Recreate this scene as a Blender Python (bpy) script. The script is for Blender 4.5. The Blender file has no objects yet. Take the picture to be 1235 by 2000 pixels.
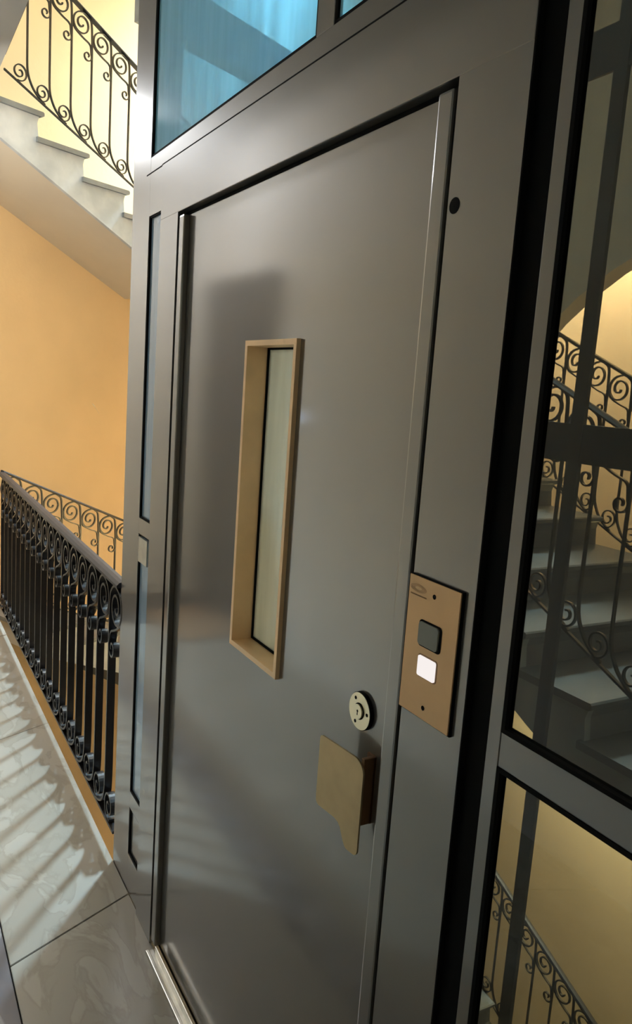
import bpy, bmesh, math, random
from mathutils import Vector, Matrix
random.seed(7)
sc = bpy.context.scene
COL = sc.collection
PI = math.pi

# ------------------------------------------------------------------ camera
cam_d = bpy.data.cameras.new('camera')
cam = bpy.data.objects.new('camera', cam_d); COL.objects.link(cam)
R = ((0.48947304, -0.17167915, 0.8549517),
     (0.86924191, 0.01788257, -0.49406348),
     (0.06953166, 0.9849906, 0.15798375))
M = Matrix(R).to_4x4(); M.translation = Vector((0, -.67, 1.628))
cam.matrix_world = M
cam_d.sensor_fit = 'VERTICAL'; cam_d.sensor_height = 24; cam_d.lens = 18.0
cam_d.clip_start = .02
sc.camera = cam

# ------------------------------------------------------------------ world, lights, exposure
w = bpy.data.worlds.new('world'); sc.world = w; w.use_nodes = True
w.node_tree.nodes['Background'].inputs[0].default_value = (.75, .85, 1, 1)
w.node_tree.nodes['Background'].inputs[1].default_value = .5
sc.view_settings.view_transform = 'Standard'; sc.view_settings.look = 'None'
sc.view_settings.exposure = -0.3; sc.view_settings.gamma = 1
sc.view_settings.use_curve_mapping = False

def area(name, loc, target, sx, sy, power, color):
    l = bpy.data.lights.new(name, 'AREA'); l.shape = 'RECTANGLE'; l.size = sx; l.size_y = sy
    l.energy = power; l.color = color
    o = bpy.data.objects.new(name, l); COL.objects.link(o)
    o.location = loc
    o.rotation_euler = (Vector(target) - Vector(loc)).to_track_quat('-Z', 'Y').to_euler()
    return o
area('stair_window_light', (-6.5, 3.7, 6.8), (-2.9, -.5, .6), .5, 1.1, 2700, (.56, .82, 1.0))
area('well_fill_light', (-4.2, .75, 7.75), (-4.2, .75, 0), 2.6, 1.2, 160, (.88, .94, 1.0))  # added fill above the well; the ceiling has no opening
area('landing_fill_light', (-4.4, -.62, 2.9), (-6.1, .7, 1.0), .4, .4, 20, (1.0, .93, .82))  # added fill for the left wall, no fixture behind it
area('landing_fill_light', (-4.9, -.58, 3.1), (-4.0, -1.45, 1.5), .4, .4, 31, (.97, .98, 1.0))  # added fill, brightens the front wall for the door's reflections
area('back_hall_fill_light', (-3.9, 3.2, 3.3), (-3.9, 3.9, 2.5), 1.6, .3, 210, (1.0, .95, .84))  # added fill hidden behind the arch, brightens the back wall
area('lower_hall_fill_light', (-3.0, 3.1, -.1), (-3.0, 3.9, -1.1), 1.5, .3, 190, (.95, 1.0, .84))  # added unseen fill for the back wall one storey down

# ------------------------------------------------------------------ materials
def new_mat(name):
    m = bpy.data.materials.new(name); m.use_nodes = True
    nt = m.node_tree; b = nt.nodes['Principled BSDF']; return m, nt, b
def mat(name, color, rough=.5, metal=0, noise=0, nscale=8, bump=0, bscale=60, coat=0, color2=None, spec=None, detail=5):
    m, nt, b = new_mat(name)
    b.inputs['Base Color'].default_value = (*color, 1)
    b.inputs['Roughness'].default_value = rough; b.inputs['Metallic'].default_value = metal
    if coat: b.inputs['Coat Weight'].default_value = coat; b.inputs['Coat Roughness'].default_value = .12
    if spec is not None: b.inputs['Specular IOR Level'].default_value = spec
    tc = nt.nodes.new('ShaderNodeTexCoord')
    if noise or color2:
        n = nt.nodes.new('ShaderNodeTexNoise'); n.inputs['Scale'].default_value = nscale; n.inputs['Detail'].default_value = detail
        nt.links.new(tc.outputs['Object'], n.inputs['Vector'])
        r = nt.nodes.new('ShaderNodeValToRGB'); r.color_ramp.elements[0].position = .35; r.color_ramp.elements[1].position = .65
        c2 = color2 or tuple(min(1, c * (1 + noise)) for c in color)
        c1 = color if color2 else tuple(c * (1 - noise) for c in color)
        r.color_ramp.elements[0].color = (*c1, 1); r.color_ramp.elements[1].color = (*c2, 1)
        nt.links.new(n.outputs['Fac'], r.inputs['Fac']); nt.links.new(r.outputs['Color'], b.inputs['Base Color'])
    if bump:
        n2 = nt.nodes.new('ShaderNodeTexNoise'); n2.inputs['Scale'].default_value = bscale; n2.inputs['Detail'].default_value = 3
        nt.links.new(tc.outputs['Object'], n2.inputs['Vector'])
        bp = nt.nodes.new('ShaderNodeBump'); bp.inputs['Strength'].default_value = bump; bp.inputs['Distance'].default_value = .004
        nt.links.new(n2.outputs['Fac'], bp.inputs['Height']); nt.links.new(bp.outputs['Normal'], b.inputs['Normal'])
    return m
MT = {}
MT['paint'] = mat('lift_paint', (.085, .080, .074), .36, .25, noise=.04, nscale=3, coat=1.0)
MT['paint'].node_tree.nodes['Principled BSDF'].inputs['Coat Roughness'].default_value = .11
MT['paint'].node_tree.nodes['Principled BSDF'].inputs['Coat IOR'].default_value = 1.9
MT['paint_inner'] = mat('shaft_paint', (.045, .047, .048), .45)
MT['black'] = mat('black_rubber_and_shade', (.004, .004, .004), .8, spec=.1)  # gasket rubber; also paints the shade in gaps
MT['brass'] = mat('brushed_brass', (.46, .35, .20), .38, .8, noise=.06, nscale=20)
MT['brass_satin'] = mat('anodised_brass', (.86, .60, .35), .42, .25, noise=.05, nscale=15)
MT['plate'] = mat('copper_toned_plate', (.62, .40, .21), .45, .45, noise=.05, nscale=15)
MT['brass_dark'] = mat('brass_shaded_return', (.22, .12, .06), .45, .7)  # darker copy of the brass, the handle's shade is in its colour
MT['nickel'] = mat('lock_nickel', (.72, .66, .48), .3, .9)
MT['steel'] = mat('sill_steel', (.62, .60, .54), .35, .85, noise=.1, nscale=30)
MT['iron'] = mat('wrought_iron', (.012, .011, .013), .30, .0, noise=.2, nscale=30, bump=.1, bscale=80, coat=.15)
MT['handrail'] = mat('worn_handrail_iron', (.020, .018, .022), .42, noise=.3, nscale=12)
MT['ochre'] = mat('ochre_plaster', (.86, .61, .33), .85, 0, noise=.05, nscale=1.3, bump=.25, bscale=30)
MT['cream'] = mat('cream_plaster', (.70, .62, .50), .85, 0, noise=.04, nscale=2, bump=.15, bscale=30)
MT['greywall'] = mat('pale_grey_plaster', (.80, .80, .78), .8, 0, noise=.05, nscale=2, bump=.1, bscale=30)
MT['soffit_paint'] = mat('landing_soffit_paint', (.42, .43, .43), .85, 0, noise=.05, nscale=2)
MT['stringer'] = mat('whitewashed_stringer', (.50, .53, .55), .7, 0, color2=(.66, .68, .69), nscale=6, bump=.2, bscale=25)
MT['tread'] = mat('grey_marble_tread', (.19, .20, .20), .4, 0, noise=.2, nscale=5)
MT['white_btn'] = mat('button_white', (.9, .87, .83), .4)
MT['grey_btn'] = mat('button_grey', (.16, .17, .15), .35)
MT['engrave'] = mat('engraving', (.25, .14, .06), .6)
MT['wood'] = mat('dark_door_wood', (.035, .028, .030), .45, 0, noise=.25, nscale=6)
MT['mat_fibre'] = mat('coir_fibre', (.34, .20, .10), .95, 0, noise=.25, nscale=60, bump=.5, bscale=300)
MT['white_mark'] = mat('chipped_plaster', (.85, .8, .7), .9)

def marble(name, a, b_, vein, rough=.28):
    m, nt, b = new_mat(name); b.inputs['Roughness'].default_value = rough
    tc = nt.nodes.new('ShaderNodeTexCoord'); mp = nt.nodes.new('ShaderNodeMapping'); mp.inputs['Rotation'].default_value = (0, 0, .5); mp.inputs['Scale'].default_value = (1, 2.2, 1)
    nt.links.new(tc.outputs['Object'], mp.inputs['Vector'])
    n = nt.nodes.new('ShaderNodeTexNoise'); n.inputs['Scale'].default_value = 3.2; n.inputs['Detail'].default_value = 8; n.inputs['Distortion'].default_value = 1.4
    nt.links.new(mp.outputs[0], n.inputs['Vector'])
    r = nt.nodes.new('ShaderNodeValToRGB'); e = r.color_ramp.elements
    e[0].position = .3; e[0].color = (*a, 1); e[1].position = .7; e[1].color = (*b_, 1)
    v = r.color_ramp.elements.new(.5); v.color = (*vein, 1); v1 = r.color_ramp.elements.new(.46); v1.color = (*a, 1); v2 = r.color_ramp.elements.new(.54); v2.color = (*b_, 1)
    nt.links.new(n.outputs['Fac'], r.inputs['Fac']); nt.links.new(r.outputs['Color'], b.inputs['Base Color'])
    n2 = nt.nodes.new('ShaderNodeTexNoise'); n2.inputs['Scale'].default_value = 25
    bp = nt.nodes.new('ShaderNodeBump'); bp.inputs['Strength'].default_value = .12; bp.inputs['Distance'].default_value = .003
    nt.links.new(tc.outputs['Object'], n2.inputs['Vector']); nt.links.new(n2.outputs['Fac'], bp.inputs['Height']); nt.links.new(bp.outputs['Normal'], b.inputs['Normal'])
    return m
MT['marble'] = marble('worn_white_marble', (.33, .30, .25), (.375, .345, .295), (.30, .27, .22))
MT['grey_marble'] = marble('grey_marble', (.13, .12, .13), (.20, .19, .20), (.32, .31, .31))
MT['grout'] = mat('joint_mortar', (.06, .05, .045), .9)

def glass(name, tint, film=0, film_col=(.5, .7, .8), rough=.02, refl=1.0):
    m = bpy.data.materials.new(name); m.use_nodes = True; nt = m.node_tree; nt.nodes.clear()
    out = nt.nodes.new('ShaderNodeOutputMaterial')
    tr = nt.nodes.new('ShaderNodeBsdfTransparent'); tr.inputs[0].default_value = (*tint, 1)
    gl = nt.nodes.new('ShaderNodeBsdfGlossy'); gl.inputs['Roughness'].default_value = rough; gl.inputs['Color'].default_value = (refl, refl, refl, 1)
    lw = nt.nodes.new('ShaderNodeLayerWeight'); lw.inputs['Blend'].default_value = .5      # Schlick reflectance, the same on both faces of a thin pane
    pw = nt.nodes.new('ShaderNodeMath'); pw.operation = 'POWER'; pw.inputs[1].default_value = 5; nt.links.new(lw.outputs['Facing'], pw.inputs[0])
    fr = nt.nodes.new('ShaderNodeMath'); fr.operation = 'MULTIPLY_ADD'; fr.inputs[1].default_value = .95; fr.inputs[2].default_value = .04; nt.links.new(pw.outputs[0], fr.inputs[0])
    mx = nt.nodes.new('ShaderNodeMixShader')
    base = tr.outputs[0]
    if film:
        df = nt.nodes.new('ShaderNodeBsdfDiffuse'); df.inputs[0].default_value = (*film_col, 1)
        tl = nt.nodes.new('ShaderNodeBsdfTranslucent'); tl.inputs[0].default_value = (*film_col, 1)
        m2 = nt.nodes.new('ShaderNodeMixShader'); m2.inputs[0].default_value = .6
        nt.links.new(df.outputs[0], m2.inputs[1]); nt.links.new(tl.outputs[0], m2.inputs[2])
        m3 = nt.nodes.new('ShaderNodeMixShader')
        tc = nt.nodes.new('ShaderNodeTexCoord'); mp = nt.nodes.new('ShaderNodeMapping'); mp.inputs['Scale'].default_value = (14, 14, 1.6)
        n = nt.nodes.new('ShaderNodeTexNoise'); n.inputs['Scale'].default_value = 1.5; n.inputs['Detail'].default_value = 4
        nt.links.new(tc.outputs['Object'], mp.inputs[0]); nt.links.new(mp.outputs[0], n.inputs['Vector'])
        mr = nt.nodes.new('ShaderNodeMapRange'); mr.inputs['From Min'].default_value = .3; mr.inputs['From Max'].default_value = .75
        mr.inputs['To Min'].default_value = film * .85; mr.inputs['To Max'].default_value = min(1, film * 1.2)
        nt.links.new(n.outputs['Fac'], mr.inputs['Value']); nt.links.new(mr.outputs[0], m3.inputs[0])
        nt.links.new(base, m3.inputs[1]); nt.links.new(m2.outputs[0], m3.inputs[2]); base = m3.outputs[0]
    nt.links.new(fr.outputs[0], mx.inputs[0]); nt.links.new(base, mx.inputs[1]); nt.links.new(gl.outputs[0], mx.inputs[2])
    nt.links.new(mx.outputs[0], out.inputs[0]); return m
MT['glass'] = glass('shaft_glass', (.40, .405, .37), refl=.9)
MT['glass_blue'] = glass('blue_film_glass', (.34, .66, 1.0), film=.62, film_col=(.46, .80, 1.0), refl=.8)
MT['glass_slit'] = glass('side_glass', (.50, .6, .75), film=.5, film_col=(.62, .80, 1.0))
MT['glass_frost'] = glass('frosted_vision_glass', (.75, .8, .75), film=.6, film_col=(.92, .95, .90), rough=.2)
def emit(name, col, s):
    m = bpy.data.materials.new(name); m.use_nodes = True; nt = m.node_tree; nt.nodes.clear()
    o = nt.nodes.new('ShaderNodeOutputMaterial'); e = nt.nodes.new('ShaderNodeEmission'); e.inputs[0].default_value = (*col, 1); e.inputs[1].default_value = s
    nt.links.new(e.outputs[0], o.inputs[0]); return m
MT['daylight'] = emit('daylight_pane', (.8, .9, 1), 3.0)
MT['lit_button'] = emit('lit_button', (1, .93, .90), 1.15)
MT['small_lamp'] = emit('small_lamp', (.6, .75, 1), 14)

# ------------------------------------------------------------------ helpers
def link(name, me, m, parent=None):
    o = bpy.data.objects.new(name, me); COL.objects.link(o)
    if m is not None and not me.materials: me.materials.append(MT[m] if isinstance(m, str) else m)
    if parent: o.parent = parent
    return o
def bm_obj(name, bm, m, parent=None, smooth=False):
    bmesh.ops.recalc_face_normals(bm, faces=bm.faces)
    me = bpy.data.meshes.new(name); bm.to_mesh(me); bm.free()
    if smooth:
        for p in me.polygons: p.use_smooth = True
    return link(name, me, m, parent)
def empty(name, loc, label=None, cat=None, group=None, kind=None):
    o = bpy.data.objects.new(name, None); COL.objects.link(o); o.location = loc; o.empty_display_size = .1
    tag(o, label, cat, group, kind); return o
def tag(o, label=None, cat=None, group=None, kind=None):
    if label: o['label'] = label
    if cat: o['category'] = cat
    if group: o['group'] = group
    if kind: o['kind'] = kind
    return o
def add_box(bm, x0, x1, y0, y1, z0, z1, bev=0):
    vs = [bm.verts.new(p) for p in ((x0,y0,z0),(x1,y0,z0),(x1,y1,z0),(x0,y1,z0),(x0,y0,z1),(x1,y0,z1),(x1,y1,z1),(x0,y1,z1))]
    fs = [bm.faces.new([vs[i] for i in f]) for f in ((0,3,2,1),(4,5,6,7),(0,1,5,4),(1,2,6,5),(2,3,7,6),(3,0,4,7))]
    if bev:
        es = {e for f in fs for e in f.edges}
        bmesh.ops.bevel(bm, geom=list(es), offset=bev, segments=2, affect='EDGES', profile=.6)
def box(name, x0, x1, y0, y1, z0, z1, m, parent=None, bev=0):
    if parent is not None:
        l = parent_world(parent); x0 -= l[0]; x1 -= l[0]; y0 -= l[1]; y1 -= l[1]; z0 -= l[2]; z1 -= l[2]
    bm = bmesh.new(); add_box(bm, x0, x1, y0, y1, z0, z1, bev); return bm_obj(name, bm, m, parent)
def parent_world(p):
    l = Vector((0, 0, 0))
    while p: l += p.location; p = p.parent
    return l
def add_prism(bm, pts, vec):
    """pts: 3D polygon, extruded by vec"""
    v = Vector(vec); a = [bm.verts.new(p) for p in pts]; b = [bm.verts.new(Vector(p) + v) for p in pts]
    bm.faces.new(a); bm.faces.new(b[::-1]); n = len(a)
    for i in range(n): bm.faces.new((a[i], b[i], b[(i+1) % n], a[(i+1) % n]))
def prism(name, pts, vec, m, parent=None, bev=0):
    l = parent_world(parent) if parent else Vector((0, 0, 0))
    bm = bmesh.new(); add_prism(bm, [Vector(p) - l for p in pts], vec)
    if bev: bmesh.ops.bevel(bm, geom=list(bm.edges), offset=bev, segments=2, affect='EDGES')
    return bm_obj(name, bm, m, parent)
def slab(name, poly, z0, z1, m, parent=None): return prism(name, [(x, y, z0) for x, y in poly], (0, 0, z1 - z0), m, parent)
def disc(name, c, r, y0, y1, m, parent=None, n=32, r2=None):
    l = parent_world(parent) if parent else Vector((0, 0, 0)); r2 = r2 or r
    bm = bmesh.new(); a = []; b = []
    for i in range(n):
        t = 2*PI*i/n
        a.append(bm.verts.new(Vector((c[0] + r2*math.cos(t), y0, c[1] + r2*math.sin(t))) - l)); b.append(bm.verts.new(Vector((c[0] + r*math.cos(t), y1, c[1] + r*math.sin(t))) - l))
    bm.faces.new(a); bm.faces.new(b)
    for i in range(n): bm.faces.new((a[i], a[(i+1) % n], b[(i+1) % n], b[i]))
    return bm_obj(name, bm, m, parent)
def frame_bm(x0, x1, z0, z1, t, y0, y1, l=Vector((0,0,0)), bev=0):
    bm = bmesh.new()
    o = [(x0, z0), (x1, z0), (x1, z1), (x0, z1)]; i_ = [(x0+t, z0+t), (x1-t, z0+t), (x1-t, z1-t), (x0+t, z1-t)]
    V = [[bm.verts.new(Vector((p[0], y, p[1])) - l) for p in q] for q in (o, i_) for y in (y0, y1)]
    of, ob, nf, nb = V
    for k in range(4):
        j = (k+1) % 4
        bm.faces.new((of[k], of[j], nf[j], nf[k])); bm.faces.new((ob[k], nb[k], nb[j], ob[j]))
        bm.faces.new((of[k], ob[k], ob[j], of[j])); bm.faces.new((nf[k], nf[j], nb[j], nb[k]))
    return bm
def frame(name, x0, x1, z0, z1, t, y0, y1, m, parent=None):
    l = parent_world(parent) if parent else Vector((0, 0, 0))
    return bm_obj(name, frame_bm(x0, x1, z0, z1, t, y0, y1, l), m, parent)

# ------------------------------------------------------------------ stair geometry
AZ = math.radians(114); U = Vector((math.cos(AZ), math.sin(AZ), 0)); N = Vector((-U.y, U.x, 0))   # run of the left flights, outward normal
C0 = Vector((-5.2, 0, 0)); WL = .80; X = Vector((1, 0, 0)); Y = Vector((0, 1, 0))
STOREY = 3.34; YB0, YB1 = 1.50, 2.66; YW = 3.9; YF = -1.45

def wall_line(y):  # point on the left wall plane at given y
    p = C0 + N*WL; t = (y - p.y)/U.y; return (p + U*t)

# structure: walls
def struct(o): o['kind'] = 'structure'; return o
pa, pb = wall_line(YF - .2), wall_line(YW + .2)
struct(prism('wall_left', [(pa.x, pa.y, -4), (pb.x, pb.y, -4), (pb.x, pb.y, 8), (pa.x, pa.y, 8)], N*.3, 'ochre'))
p1 = wall_line(-.36)
struct(prism('wall_reflection_grey', [(p.x + .0, p.y, z) for p, z in ((pa - N*.0, 0), (p1, 0), (p1, 3.2), (pa, 3.2))], -N*.012, 'greywall'))  # unseen grey facing, added to keep reflections in the lift neutral
struct(box('wall_back', -8.6, 2.4, YW, YW + .3, -4, 8, 'ochre'))
struct(box('wall_front', -5.9, 2.4, YF - .3, YF, -4, 8, 'greywall'))
struct(box('wall_right', 1.9, 2.2, YF, YW, -4, 8, 'cream'))
# arched wall behind the far railing
def arched_wall():
    y = 2.78; th = .12; cx, zs, r = -1.7, 1.26, 2.1
    L, Rr, top = -4.0, 1.9, 4.2
    bm = bmesh.new(); pts = [(L, .4), (L, top), (Rr, top), (Rr, -.2), (cx + r, -.2), (cx + r, zs)]
    for i in range(1, 24):
        t = PI*i/24; pts.append((cx + r*math.cos(t), zs + .663*r*math.sin(t)))
    pts.append((cx - r, zs)); pts.append((cx - r, .2))
    add_prism(bm, [(p[0], y, p[1]) for p in pts], (0, th, 0))
    return bm_obj('wall_arch', bm, 'cream')
struct(arched_wall())
struct(box('ceiling', -8.6, 2.2, YF, YW, 7.9, 8.1, 'cream'))
struct(slab('floor_lower', [(-5.4, YF), (1.9, YF), (1.9, YW), (-7.6, YW)], -3.9, -3.8, 'tread'))

# window high in the back wall
wn = empty('window_1', (-6.5, YW, 6.8)); wn['kind'] = 'structure'
frame('window_frame', -6.95, -6.05, 6.1, 7.5, .06, YW - .06, YW + .0, 'greywall', wn)
box('pane', -6.89, -6.11, YW - .03, YW - .02, 6.16, 7.44, 'daylight', wn)
box('glazing_bar', -6.515, -6.485, YW - .05, YW - .03, 6.16, 7.44, 'greywall', wn)

# our landing: slab, marble pieces, border
fl = struct(slab('floor', [(-5.9, -.32), (-5.41, YF), (1.9, YF), (1.9, YB1), (-.07, YB1), (-.07, YB0), (.9, YB0), (.9, 0), (-5.2, 0)], -.16, -.022, 'grout'))
dU = U / U.y
edges = [1.9, .50, -.84, -2.179, -3.52, -4.86]
def tile(x0, x1, y0, y1, m, g=.0015, top=0.0):
    a = [(x0 + dU.x*(y1) + g, y1 - g), (x1 + dU.x*(y1) - g, y1 - g), (x1 + dU.x*y0 - g, y0 + g), (x0 + dU.x*y0 + g, y0 + g)]
    return prism('tile', [(x, y, -.022) for x, y in a], (0, 0, .022 + top), m, fl, bev=.0015)
for i in range(1, len(edges) - 1):
    tile(edges[i+1], edges[i], -.38, 0, 'marble', top=random.uniform(-.001, .0005))
tile(.50, .9, -.38, 0, 'marble')
prism('tile', [(-4.863, -.002, -.022), (-5.2, -.002, -.022), (-5.86, -.30, -.022), (-5.83, -.378, -.022), (-4.692, -.378, -.022)], (0, 0, .022), 'marble', fl)
prism('border_strip', [(-5.8, -.383, -.022), (1.3, -.383, -.022), (1.3, -.53, -.022), (-5.76, -.53, -.022)], (0, 0, .0225), 'grey_marble', fl)
xs = [-5.2, -4.2, -3.2, -2.2, -1.2, -.2, .8, 1.6]
for i in range(len(xs) - 1):
    for (ya, yb) in ((-.99, -.534), (-1.448, -.993)):
        tile(xs[i], xs[i+1], ya, yb, 'marble')
# upper landing above us (soffit) with a thin white edge
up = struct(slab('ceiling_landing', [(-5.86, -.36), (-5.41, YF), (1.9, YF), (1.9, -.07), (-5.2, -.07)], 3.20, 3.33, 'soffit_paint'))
struct(slab('ceiling_landing_far', [(-5.86, -.36), (-5.41, YF), (1.9, YF), (1.9, -.07), (-5.2, -.07)], 6.54, 6.67, 'greywall'))
struct(slab('landing_lower', [(-5.86, -.36), (-5.41, YF), (1.9, YF), (1.9, -.07), (-5.2, -.07)], -3.5, -3.34, 'tread'))
def corner_landing(z, n):
    s = C0 + U*1.27; a = s; b = s + N*WL; c = wall_line(YB1)
    return struct(slab(n, [(a.x, a.y), (b.x, b.y), (c.x, c.y), (-6.15, YB1), (-6.15, YB0), (-5.86, YB0)], z - .16, z, 'tread'))
for k, z in enumerate((2.59, 5.93, -.75)): corner_landing(z, ('landing_half', 'landing_half_upper', 'landing_half_lower')[k])

struct(prism('dark_band_slab', [tuple(C0 + U*1.08 + Vector((0, 0, z))) for z in (4.05, 4.40)] + [tuple(C0 + U*3.1 + Vector((0, 0, z))) for z in (4.40, 4.05)], N*.14, 'tread'))  # added slab, makes the dark diagonal band behind the blue glass
def flight(label, org, d, side, n, run, rise, width, u0, u1=None):
    """org: top corner on the well side; d: unit run direction (descending), side: unit direction away from the well"""
    root = empty('stair_flight', org, label, 'staircase')
    O = Vector((0, 0, 0))
    # tread k top at z=-(k+1)*rise from (k*run+u0) to ((k+1)*run+u0)
    for k in range(n):
        zt = -(k+1)*rise; a = u0 + k*run - .02; b = u0 + (k+1)*run + .025
        pr = [(a, zt - .03), (b - .012, zt - .03), (b, zt - .022), (b, zt - .006), (b - .008, zt), (a, zt)]
        bm = bmesh.new(); add_prism(bm, [d*p[0] - side*.02 + Vector((0, 0, p[1])) for p in pr], side*(width + .02))
        bm_obj('tread', bm, 'tread', root)
    prof = [(u0, -.03)] if False else []
    prof.append((u0, -rise + .0))
    pr = [(u0, -rise - .03)]
    for k in range(n):
        b = u0 + (k+1)*run
        pr.append((b, -(k+1)*rise - .03))
        pr.append((b - .012, -(k+1)*rise - .07))
        pr.append((b, -(k+2)*rise - .03) if k < n-1 else (b, -(k+2)*rise))
    sl = rise/run; off = -.30
    def lo(u): return off - .035 - sl*(u - u0)
    pr.append((pr[-1][0], lo(pr[-1][0]))); pr.append((u0, lo(u0)))
    bm = bmesh.new(); add_prism(bm, [d*p[0] + Vector((0, 0, p[1])) for p in pr], side*.03); bm_obj('stringer', bm, 'stringer', root)
    pr2 = [(u, z) for u, z in pr]
    bm = bmesh.new(); add_prism(bm, [d*p[0] + side*.03 + Vector((0, 0, p[1] + (.002 if i >= len(pr)-2 else 0))) for i, p in enumerate(pr2)], side*(width - .03)); so = bm_obj('soffit', bm, 'cream', root); so.data.materials.append(MT['tread'])
    for p in so.data.polygons:
        if p.normal.z > .2 or p.normal.dot(d) > .5: p.material_index = 1
    return root
LF = 'plastered stair flight on the left wall, '
flight('pale stair flight overhead at upper left, stepped white side over beige soffit', C0 + Vector((0, 0, 3.34)), U, N, 5, .34, .15, WL, -.09)
flight('stair flight going down beyond the black landing railing, under the ochre wall', C0 + Vector((0, 0, 0)), U, N, 4, .34, .15, WL, .31)
flight('highest stair flight of the left wall, showing blurred through the blue glass', C0 + Vector((0, 0, 6.68)), U, N, 5, .34, .15, WL, -.09)
def backflight(z, label): return flight(label, Vector((-6.15, YB0, z)), X, Y, 17, .34, .1524, YB1 - YB0, 0)
backflight(2.59, 'stair flight crossing behind the shaft, between two scroll railings seen through right glass')
backflight(2.59 - STOREY, 'lowest stair flight seen through the bottom right glass below the dark crossbar')
backflight(2.59 + STOREY, 'high stair flight seen from below through the blue glass above the door')

# ------------------------------------------------------------------ wrought iron railings
def ribbon(path, t, dep, yoff=0):
    """path in (a,z) plane -> thick strip; returns verts/faces"""
    vs = []; fs = []; n = len(path)
    for i, (a, z) in enumerate(path):
        p0 = path[max(0, i-1)]; p1 = path[min(n-1, i+1)]
        tx, tz = p1[0]-p0[0], p1[1]-p0[1]; l = math.hypot(tx, tz) or 1; nx, nz = -tz/l*t/2, tx/l*t/2
        for (sx, sy) in ((1, -1), (1, 1), (-1, 1), (-1, -1)): vs.append((a + nx*sx, yoff + dep/2*sy, z + nz*sx))
    for i in range(n-1):
        for k in range(4):
            fs.append((4*i + k, 4*i + (k+1) % 4, 4*(i+1) + (k+1) % 4, 4*(i+1) + k))
    fs.append((0, 1, 2, 3)); fs.append((4*n-1, 4*n-2, 4*n-3, 4*n-4)); return vs, fs
def catmull(pts, k=5):
    out = []; P = [pts[0]] + list(pts) + [pts[-1]]
    for i in range(1, len(P) - 2):
        for j in range(k):
            t = j/k; p0, p1, p2, p3 = P[i-1], P[i], P[i+1], P[i+2]
            out.append(tuple(.5*((2*p1[c]) + (-p0[c]+p2[c])*t + (2*p0[c]-5*p1[c]+4*p2[c]-p3[c])*t*t + (-p0[c]+3*p1[c]-3*p2[c]+p3[c])*t**3) for c in (0, 1)))
    out.append(pts[-1]); return out
def spiral(c, r0, r1, a0, a1, n):
    out = []
    for i in range(n+1):
        u = i/n; r = r0 + (r1 - r0)*(.25*u + .75*u**1.6) ; t = a0 + (a1-a0)*u; out.append((c[0] + r*math.cos(t), c[1] + r*math.sin(t)))
    return out
def mesh_from(name, vf):
    me = bpy.data.meshes.new(name); me.from_pydata(vf[0], [], vf[1]); me.update(); return me
_cache = {}
def rail_meshes(s, H, t, dep):
    """s slope (drop per metre), H distance between bottom rail and handrail"""
    key = (s, H, t, dep)
    if key in _cache: return _cache[key]
    # bar origin: on bottom-rail level at a=0, z=0; top at z=H
    c = (-.082, H + s*.074 - .078); r = .066
    top = spiral((c[0], c[1]), r, .010, PI*.58, PI*.58 + PI*3.3, 44)
    lead = catmull([(0, H - .155), (-.001, H - .115), (-.008, c[1] + .028), (-.030, c[1] + .056), (-.062, c[1] + r + .004), top[0]], 5)[:-1]
    c3 = (.055, 0 - s*.055)
    foot = catmull([(.125, -s*.125 + .004), (.085, -s*.085 + .012), (.045, -s*.045 + .032), (.016, .062), (.003, .11), (0, .17)], 4)
    bar = foot + [(0, H*.5)] + lead + top
    me_bar = mesh_from('baluster', ribbon(bar, t, dep))
    # tail: S from left side of crook down to small curl
    c2 = (-.034, H - .232 + s*.03); 
    tail = catmull([(c[0] - .064, c[1] - .005), (c[0] - .050, c[1] - .045), (c[0] + .010, c[1] - .078), (c[0] + .055, c[1] - .095), (c[0]+.072, c[1] - .112)], 6)[:-1] + spiral(c2, .033, .008, .55, .55 - PI*2.35, 28)
    me_tail = mesh_from('scroll', ribbon(tail, t*.85, dep*.9))
    c4 = (-.050, s*.05 + .058)
    low = catmull([(-.10, s*.10 + .004), (-.075, s*.075 + .022)], 2)[:-1] + spiral(c4, .050, .008, -PI/2 - .3, -PI/2 - .3 + PI*3.2, 40)
    me_low = mesh_from('ring_scroll', ribbon(spiral(c4, .050, .008, -PI/2 - .3, -PI/2 - .3 + PI*3.2, 40), t*.85, dep*.9))
    for m_ in (me_bar, me_tail, me_low): m_.materials.append(MT['iron'])
    _cache[key] = (me_bar, me_tail, me_low); return _cache[key]
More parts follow.
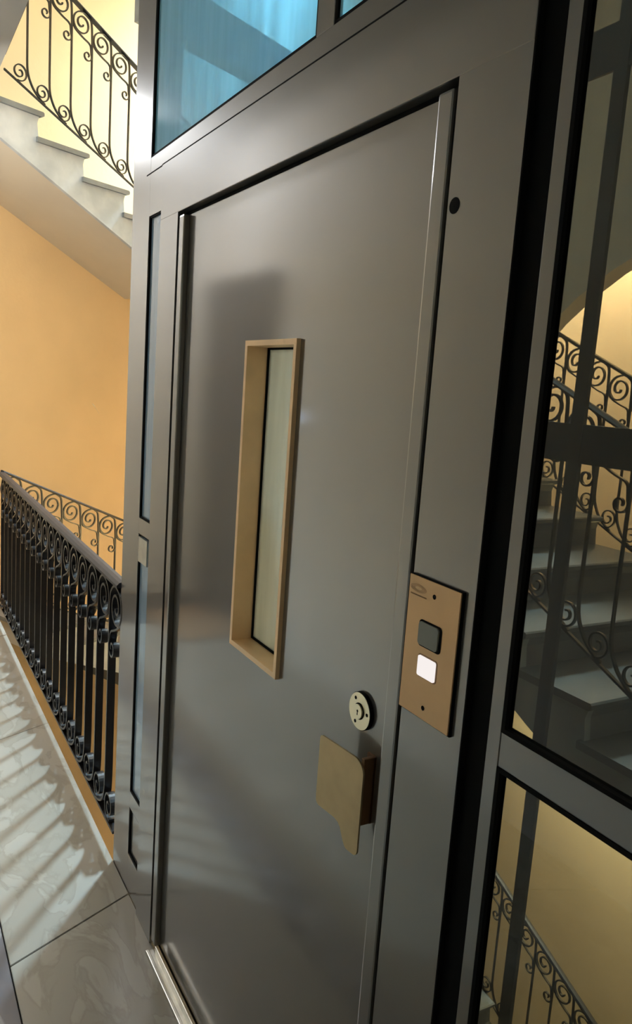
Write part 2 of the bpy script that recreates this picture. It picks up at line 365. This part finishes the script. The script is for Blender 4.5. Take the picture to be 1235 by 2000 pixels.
def railing(label, org, d, s, L, H, sp=.155, t=.008, dep=.013, hr=(.040, .016), first=.08, ends=(0, 0), yflip=1, cat='railing'):
    """org: bottom rail start; d: horizontal unit direction; s: drop per metre"""
    root = empty('scroll_railing', org, label, cat)
    ang = math.atan2(d[1], d[0]); root.rotation_euler = (0, 0, ang)
    mb, mt, ml = rail_meshes(s, H, t, dep)
    k = 0; a = first
    while a < L - .01:
        ob = bpy.data.objects.new('baluster', mb); COL.objects.link(ob); ob.parent = root; ob.location = (a, 0, -s*a)
        for nm, me in (('scroll', mt), ('ring_scroll', ml)):
            if a < .1: continue
            o = bpy.data.objects.new(nm, me); COL.objects.link(o); o.parent = ob
        a += sp; k += 1
    bm = bmesh.new(); w_, h_ = hr
    prof = [(-w_/2, 0), (w_/2, 0), (w_/2, h_*.45), (w_*.32, h_*.9), (0, h_), (-w_*.32, h_*.9), (-w_/2, h_*.45)]
    add_prism(bm, [(-ends[0], y, H + z + s*ends[0]) for y, z in prof], (L + ends[0] + ends[1], 0, -s*(L + ends[0] + ends[1])))
    bm_obj('handrail', bm, 'handrail', root)
    bm = bmesh.new(); add_prism(bm, [(-ends[0], y, z + s*ends[0]) for y, z in ((-dep/2, -.008), (dep/2, -.008), (dep/2, .002), (-dep/2, .002))], (L + ends[0] + ends[1], 0, -s*(L + ends[0] + ends[1])))
    bm_obj('bottom_rail', bm, 'iron', root)
    return root
# near railing on the landing edge (runs from the lift post towards the left corner): direction -x
nr = railing('black wrought-iron scroll railing along the landing edge beside the lift post', (-2.385, .012, .095), (-1, 0), 0, 2.81, .855, t=.008, dep=.027, hr=(.046, .020), first=.12)
# left flights (descending along U)
railing('distant scroll railing going down beyond the landing railing, against the ochre wall', C0 + Vector((0, .012, .165)), U, .42, 1.63, .80, first=.14)
railing('scroll railing of the stair flight overhead at upper left', C0 + Vector((0, .012, 3.355)), U, .43, 1.63, .76, first=.15)
railing('scroll railing two floors up beside the highest left stair flight', C0 + Vector((0, .012, 6.695)), U, .43, 1.63, .76, first=.15)
# upper landing railing
railing('scroll railing of the landing overhead, above its pale soffit', (-2.40, .012, 3.435), (-1, 0), 0, 2.79, .855, first=.12)
# back flights
for z, ln, lf in ((2.59, 'nearer scroll railing of the flight seen through the large right glass', 'farther scroll railing of the flight seen through the large right glass'),
              (2.59 - STOREY, 'nearer scroll railing of the lowest flight behind the lift shaft', 'farther scroll railing seen through the bottom right glass'),
              (2.59 + STOREY, 'nearer scroll railing of the high flight behind the blue glass', 'farther scroll railing of the high flight behind the blue glass')):
    railing(ln, (-5.78, YB0 + .012, z - .035), (1, 0), .445, 5.7, .80, first=.06)
    railing(lf, (-5.78, YB1 + .016, z - .22), (1, 0), .445, 5.7, .80, first=.02)

# ------------------------------------------------------------------ lift enclosure (steel frame tower)
XL, XR, XE = -2.372, -.660, .62          # left outer face, right panel gasket, right end
YS = 1.30                                # rear of the shaft
ZT = 4.6
D = .016
t_ = empty('lift_shaft', (XL, 0, 0), 'dark grey steel and glass lift shaft tower standing in the stairwell', 'elevator shaft')
def fb(name, x0, x1, y0, y1, z0, z1, m='paint', bev=.001): return box(name, x0, x1, y0, y1, z0, z1, m, t_, bev)
fb('corner_post', XL, -2.205, 0, D, -.35, ZT)
fb('corner_post_return', XL, XL + .05, D, .12, -.35, ZT)
fb('seam', -2.24, -.70, -.0006, .001, 2.1825, 2.1855, 'black', bev=0)                       # left post
zb = [(0.0, .126), (.285, .339), (1.168, 1.215), (2.07, 2.186)]
for z0, z1 in zb: fb('cross_rail', -2.205, -2.075, 0, D, z0, z1, bev=0)
# glazing of the slit beside the left post
for z0, z1, m in ((.126, .285, 'paint'), (.339, 1.168, 'glass_slit'), (1.215, 2.07, 'glass_slit')):
    frame('gasket', -2.2052, -2.070, z0, z1, .005, .002, .012, 'black', t_)
    box('glass_pane', -2.2, -2.075, .007, .012, z0 + .004, z1 - .004, m, t_)
# small stop plate on the slit frame
box('name_plate', -2.196, -2.115, -.002, .004, 1.085, 1.16, 'steel', t_)
# rail above the portal and upper glazing
fb('cross_rail', -2.205, XE, .000, D, 2.185, 2.225)
fb('cross_rail', -2.205, XE, .000, D, 4.3, 4.36)
MX0, MX1 = -1.274, -1.215
fb('mullion', MX0, MX1, 0, D, 2.225, 4.3)
for x0, x1 in ((-2.205, MX0), (MX1, -.70)):
    frame('gasket', x0, x1, 2.225, 4.3, .007, .002, .012, 'black', t_)
    box('glass_pane', x0 + .006, x1 - .006, .007, .012, 2.231, 4.294, 'glass_blue', t_)
# black strips paint the shade of the gap beside the portal, then right bay frame
fb('gap_shade_strip', -.7225, -.682, .0015, D, 0, 4.3, 'black', 0)
fb('gap_shade_strip', -.7225, -.7195, -.0075, .0015, 0, 2.182, 'black', 0)
fb('post', -.682, XR, 0, D, -.35, 4.3)
fb('post', XE - .06, XE, 0, D, -.35, 4.3)
for z0, z1 in ((0, .339), (1.176, 1.222)): fb('cross_rail', XR, XE - .06, .001, D, z0, z1)
for z0, z1 in ((.339, 1.176), (1.222, 2.185)):
    frame('gasket', XR, XE - .06, z0, z1, .006, -.0005, .013, 'black', t_)
    box('glass_pane', XR + .004, XE - .065, .006, .011, z0 + .004, z1 - .004, 'glass', t_)
# rear and side frames of the shaft
for x in (XL, -1.775, -.9, XE - .06): fb('post', x, x + .052, YS - .016, YS, -3.7, ZT, 'paint_inner')
for z0, z1 in ((.30, .37), (1.45, 1.575), (2.64, 2.78), (4.3, 4.36)): fb('cross_rail', XL + .055, XE - .06, YS - .014, YS - .003, z0, z1, 'paint_inner')
for z0, z1 in ((-.05, 0), (1.168, 1.215), (2.185, 2.225), (4.3, 4.36)):
    fb('side_rail', XL, XL + .045, D, YS - .055, z0, z1, 'paint_inner'); fb('side_rail', XE - .045, XE, D, YS - .055, z0, z1, 'paint_inner')
for z0, z1 in ((0, 1.168), (1.215, 2.185)):
    box('glass_pane', XL + .02, XL + .026, D + .002, YS - .057, z0 + .003, z1 - .003, 'glass', t_)
# guide rails and hoistway cable channel inside


# ------------------------------------------------------------------ lift portal and door
pt = empty('lift_door', (-1.4, 0, 0), 'dark grey steel lift door with narrow brass-framed window, in its door frame', 'elevator door')
def pb_(name, x0, x1, y0, y1, z0, z1, m='paint', bev=.0015, par=None): return box(name, x0, x1, y0, y1, z0, z1, m, par or pt, bev)
YP = -.008
pb_('header', -2.078, -.722, YP, .04, 2.0395, 2.182)
pb_('seam', -2.078, -.722, YP - .0004, YP, 2.1785, 2.1812, 'black', 0)
pb_('jamb', -2.078, -1.9395, YP, .04, 0.0, 2.0395, bev=0)
pb_('jamb', -.8545, -.722, YP, .04, 0.0, 2.0395, bev=0)
frame('door_gap', -1.9395, -.8545, 0.0, 2.0385, .05, .012, .04, 'black', pt)
# leaf: sheet-steel, folded proud stiles, recessed centre field with opening for the window
WX0, WX1, WZ0, WZ1 = -1.505, -1.276, 1.058, 1.717
def ringpanel(name, X0, X1, Z0, Z1, a0, a1, b0, b1, y0, y1, m, par):
    l = parent_world(par); bm = bmesh.new()
    o = [(X0, Z0), (X1, Z0), (X1, Z1), (X0, Z1)]; i_ = [(a0, b0), (a1, b0), (a1, b1), (a0, b1)]
    of, ob, nf, nb = [[bm.verts.new(Vector((p[0], y, p[1])) - l) for p in q] for q in (o, i_) for y in (y0, y1)]
    for k in range(4):
        j = (k+1) % 4
        bm.faces.new((of[k], of[j], nf[j], nf[k])); bm.faces.new((ob[k], nb[k], nb[j], ob[j]))
        bm.faces.new((of[k], ob[k], ob[j], of[j])); bm.faces.new((nf[k], nf[j], nb[j], nb[k]))
    return bm_obj(name, bm, m, par)
leaf = ringpanel('door_panel', -1.902, -.884, .018, 2.030, WX0+.004, WX1-.004, WZ0+.004, WZ1-.004, .010, .0118, 'paint', pt)
pb_('stile', -1.9335, -1.899, -.006, .0115, .016, 2.030, bev=.004, par=leaf)
pb_('stile', -.899, -.866, -.006, .0115, .016, 2.030, bev=.004, par=leaf)
# window: brass box frame with lip, deep reveal, frosted pane
vw = o = frame('window_frame', WX0, WX1, WZ0, WZ1, .011, .001, .055, 'brass_satin', pt); o['label'] = 'deep pale brass frame'
frame('gasket', WX0 + .011, WX1 - .011, WZ0 + .011, WZ1 - .011, .004, .048, .056, 'black', vw)
box('frosted_pane', WX0 + .014, WX1 - .014, .052, .057, WZ0 + .014, WZ1 - .014, 'glass_frost', vw)
# lock escutcheon
LC = (-.978, 1.1165)
lk = disc('lock_rosette', LC, .0305, .0035, .0025, 'nickel', pt, 40); lk['label'] = 'round nickel keyed lock rosette'
disc('rosette_rim', LC, .0315, .010, .0035, 'black', lk, 40)
disc('cylinder_seat', LC, .0138, .0025, .0018, 'black', lk, 32); disc('cylinder', LC, .012, .0025, -.001, 'nickel', lk, 32)
disc('keyhole', (LC[0], LC[1] + .001), .0022, -.001, -.0013, 'black', lk, 12)
box('keyhole', LC[0] - .001, LC[0] + .001, -.0013, -.0008, LC[1] - .006, LC[1] + .001, 'black', lk)
for a in (125, 5, 245):
    disc('screw', (LC[0] + .0225*math.cos(math.radians(a)), LC[1] + .0225*math.sin(math.radians(a))), .003, .0025, .0021, 'black', lk, 12)
# pull handle: stand-off block plus flared brass blade with tongue
def blade():
    # outline in (s, z): s=0 at the fold, s grows to the left
    S = .114; zt = 1.056; zb = .931
    def arc(cx, cz, r, a0, a1, n=8): return [(cx + r*math.cos(math.radians(a0 + (a1-a0)*i/n)), cz + r*math.sin(math.radians(a0 + (a1-a0)*i/n))) for i in range(n+1)]
    pts = arc(.024, zt - .024, .024, 180, 90) + arc(S - .007, zt - .007, .007, 90, 0) + arc(S - .010, zb + .010, .010, 0, -90)
    pts += [(.062, zb), (.052, zb - .003), (.046, zb - .009), (.041, zb - .019), (.036, zb - .028)]
    pts += arc(.024, zb - .026, .011, -20, -90, 5) + arc(.010, zb - .027, .010, -90, -180, 5)
    return pts
bm = bmesh.new(); l = parent_world(pt)
add_prism(bm, [Vector((-.924 - q, -.017 - .014*min(1, q/.114), z)) - l for q, z in blade()], (0, .003, 0))
hd = bm_obj('pull_handle', bm, 'brass', pt); hd['label'] = 'folded brass plate pull handle with rounded corner and tongue'
box('stand_off', -.937, -.929, -.0135, .010, .944, 1.058, 'brass_dark', hd, .0015)
box('mount_plate', -.950, -.929, .006, .010, .944, 1.058, 'brass_dark', hd)

# ------------------------------------------------------------------ call button plate on the right jamb
cb = empty('call_button_plate', (-.797, YP, 1.18), 'brass call plate with grey and white square buttons on the right jamb', 'button panel')
box('back_plate', -.853, -.7405, YP - .0045, YP, 1.180, 1.380, 'black', cb)  # black edge past the brass face paints the shade beside it
o = box('brass_face', -.853, -.7425, YP - .0065, YP - .0045, 1.182, 1.379, 'plate', cb)
def rrect(name, cx, cz, w_, h_, r, y0, y1, m, par):
    pts = []
    for (sx, sz, a0) in ((1, 1, 0), (-1, 1, 90), (-1, -1, 180), (1, -1, 270)):
        for i in range(6):
            a = math.radians(a0 + 90*i/5); pts.append((cx + sx*(w_/2 - r) + r*math.cos(a), y0, cz + sz*(h_/2 - r) + r*math.sin(a)))
    return prism(name, pts, (0, y1 - y0, 0), m, par)
rrect('button_surround', -.7975, 1.303, .050, .038, .006, YP - .0066, YP - .0072, 'black', cb)
g_ = rrect('button', -.799, 1.303, .043, .033, .005, YP - .0072, YP - .0095, 'grey_btn', cb); g_['label'] = 'grey square button'
rrect('button_surround', -.797, 1.257, .043, .033, .005, YP - .0066, YP - .0070, 'engrave', cb)
g_ = rrect('button', -.797, 1.257, .038, .029, .003, YP - .0070, YP - .0092, 'lit_button', cb); g_['label'] = 'white lit square button'
for c in ((-.796, 1.3595), (-.798, 1.1985)): disc('screw', c, .0035, YP - .0065, YP - .0068, 'black', cb, 16)
# worn engraved emblem with a line of lettering beneath (illegible in the photo)
bm = bmesh.new(); l = parent_world(cb)
for i in range(5):
    n_ = 20
    rr = .004 + .0012*i
    for j in range(n_):
        a0, a1 = 2*PI*j/n_, 2*PI*(j+1)/n_
        q = [(-.832 + rr*2.0*math.cos(a), 1.3625 + rr*.62*math.sin(a)) for a in (a0, a1)]; q2 = [(-.832 + (rr+.0004)*2.0*math.cos(a), 1.3625 + (rr+.0004)*.62*math.sin(a)) for a in (a1, a0)]
        bm.faces.new([bm.verts.new(Vector((p[0], YP - .0067, p[1])) - l) for p in q + q2])
x = -.849
while x < -.813:
    w_ = random.choice((.0012, .0018, .0022)); add_box(bm, x - l.x, x + w_ - l.x, YP - .0067 - l.y, YP - .00655 - l.y, 1.3515 - l.z, 1.3535 - l.z); x += w_ + .0006
bm_obj('engraved_emblem', bm, 'engrave', cb)
disc('lock_hole', (-.840, 1.877), .0105, YP - .0005, YP - .0002, 'black', pt, 24)

# ------------------------------------------------------------------ threshold
th = empty('door_threshold', (-1.4, 0, 0), 'ribbed bare steel threshold strip on the floor under the lift door', 'threshold')
box('sill_plate', -1.905, -.80, -.024, .0, 0.0, .006, 'steel', th, .001)
box('front_lip', -1.905, -.80, -.030, -.020, 0.0, .010, 'steel', th, .002)
box('rear_lip', -1.885, -.80, -.009, -.0065, .004, .030, 'steel', th, .001)

# ------------------------------------------------------------------ opposite side of the landing (seen only as reflections)
dr = empty('door_1', (-4.5, YF, 0)); dr['kind'] = 'structure'
box('door_leaf', -5.24, -4.42, YF, YF + .04, 0, 2.2, 'wood', dr, .004)
frame('door_frame', -5.36, -4.30, -.01, 2.32, .12, YF, YF + .07, 'wood', dr)
for zz in ((.2, .9), (1.05, 2.0)):
    for xx in ((-5.14, -4.88), (-4.78, -4.52)): box('door_panel', xx[0], xx[1], YF + .04, YF + .055, zz[0], zz[1], 'wood', dr, .006)
disc('door_handle', (-4.48, 1.05), .03, YF + .04, YF + .09, 'brass', dr, 20)
dm = box('doormat', -5.1, -4.4, -1.38, -.95, .0005, .018, 'mat_fibre', None, .004); tag(dm, 'brown coir doormat in front of the dark apartment door, reflected in the lift door', 'doormat')

bell = empty('doorbell', (-3.95, YF, 1.46), 'small glowing doorbell beside the dark apartment door, mirrored as a spot on the lift door', 'doorbell')
box('back_plate', -3.99, -3.91, YF, YF + .012, 1.40, 1.52, 'greywall', bell, .002)
disc('glowing_button', (-3.95, 1.46), .022, YF + .012, YF + .02, 'small_lamp', bell, 20)
# chipped plaster fleck on the left wall
q = C0 + N*.798 + U*1.30 + Vector((0, 0, 1.385))
struct(prism('plaster_chip', [tuple(q), tuple(q + U*.02 + Vector((0, 0, -.012))), tuple(q + U*.075 + Vector((0, 0, -.085))), tuple(q + U*.05 + Vector((0, 0, -.05)))], N*.003, 'white_mark'))
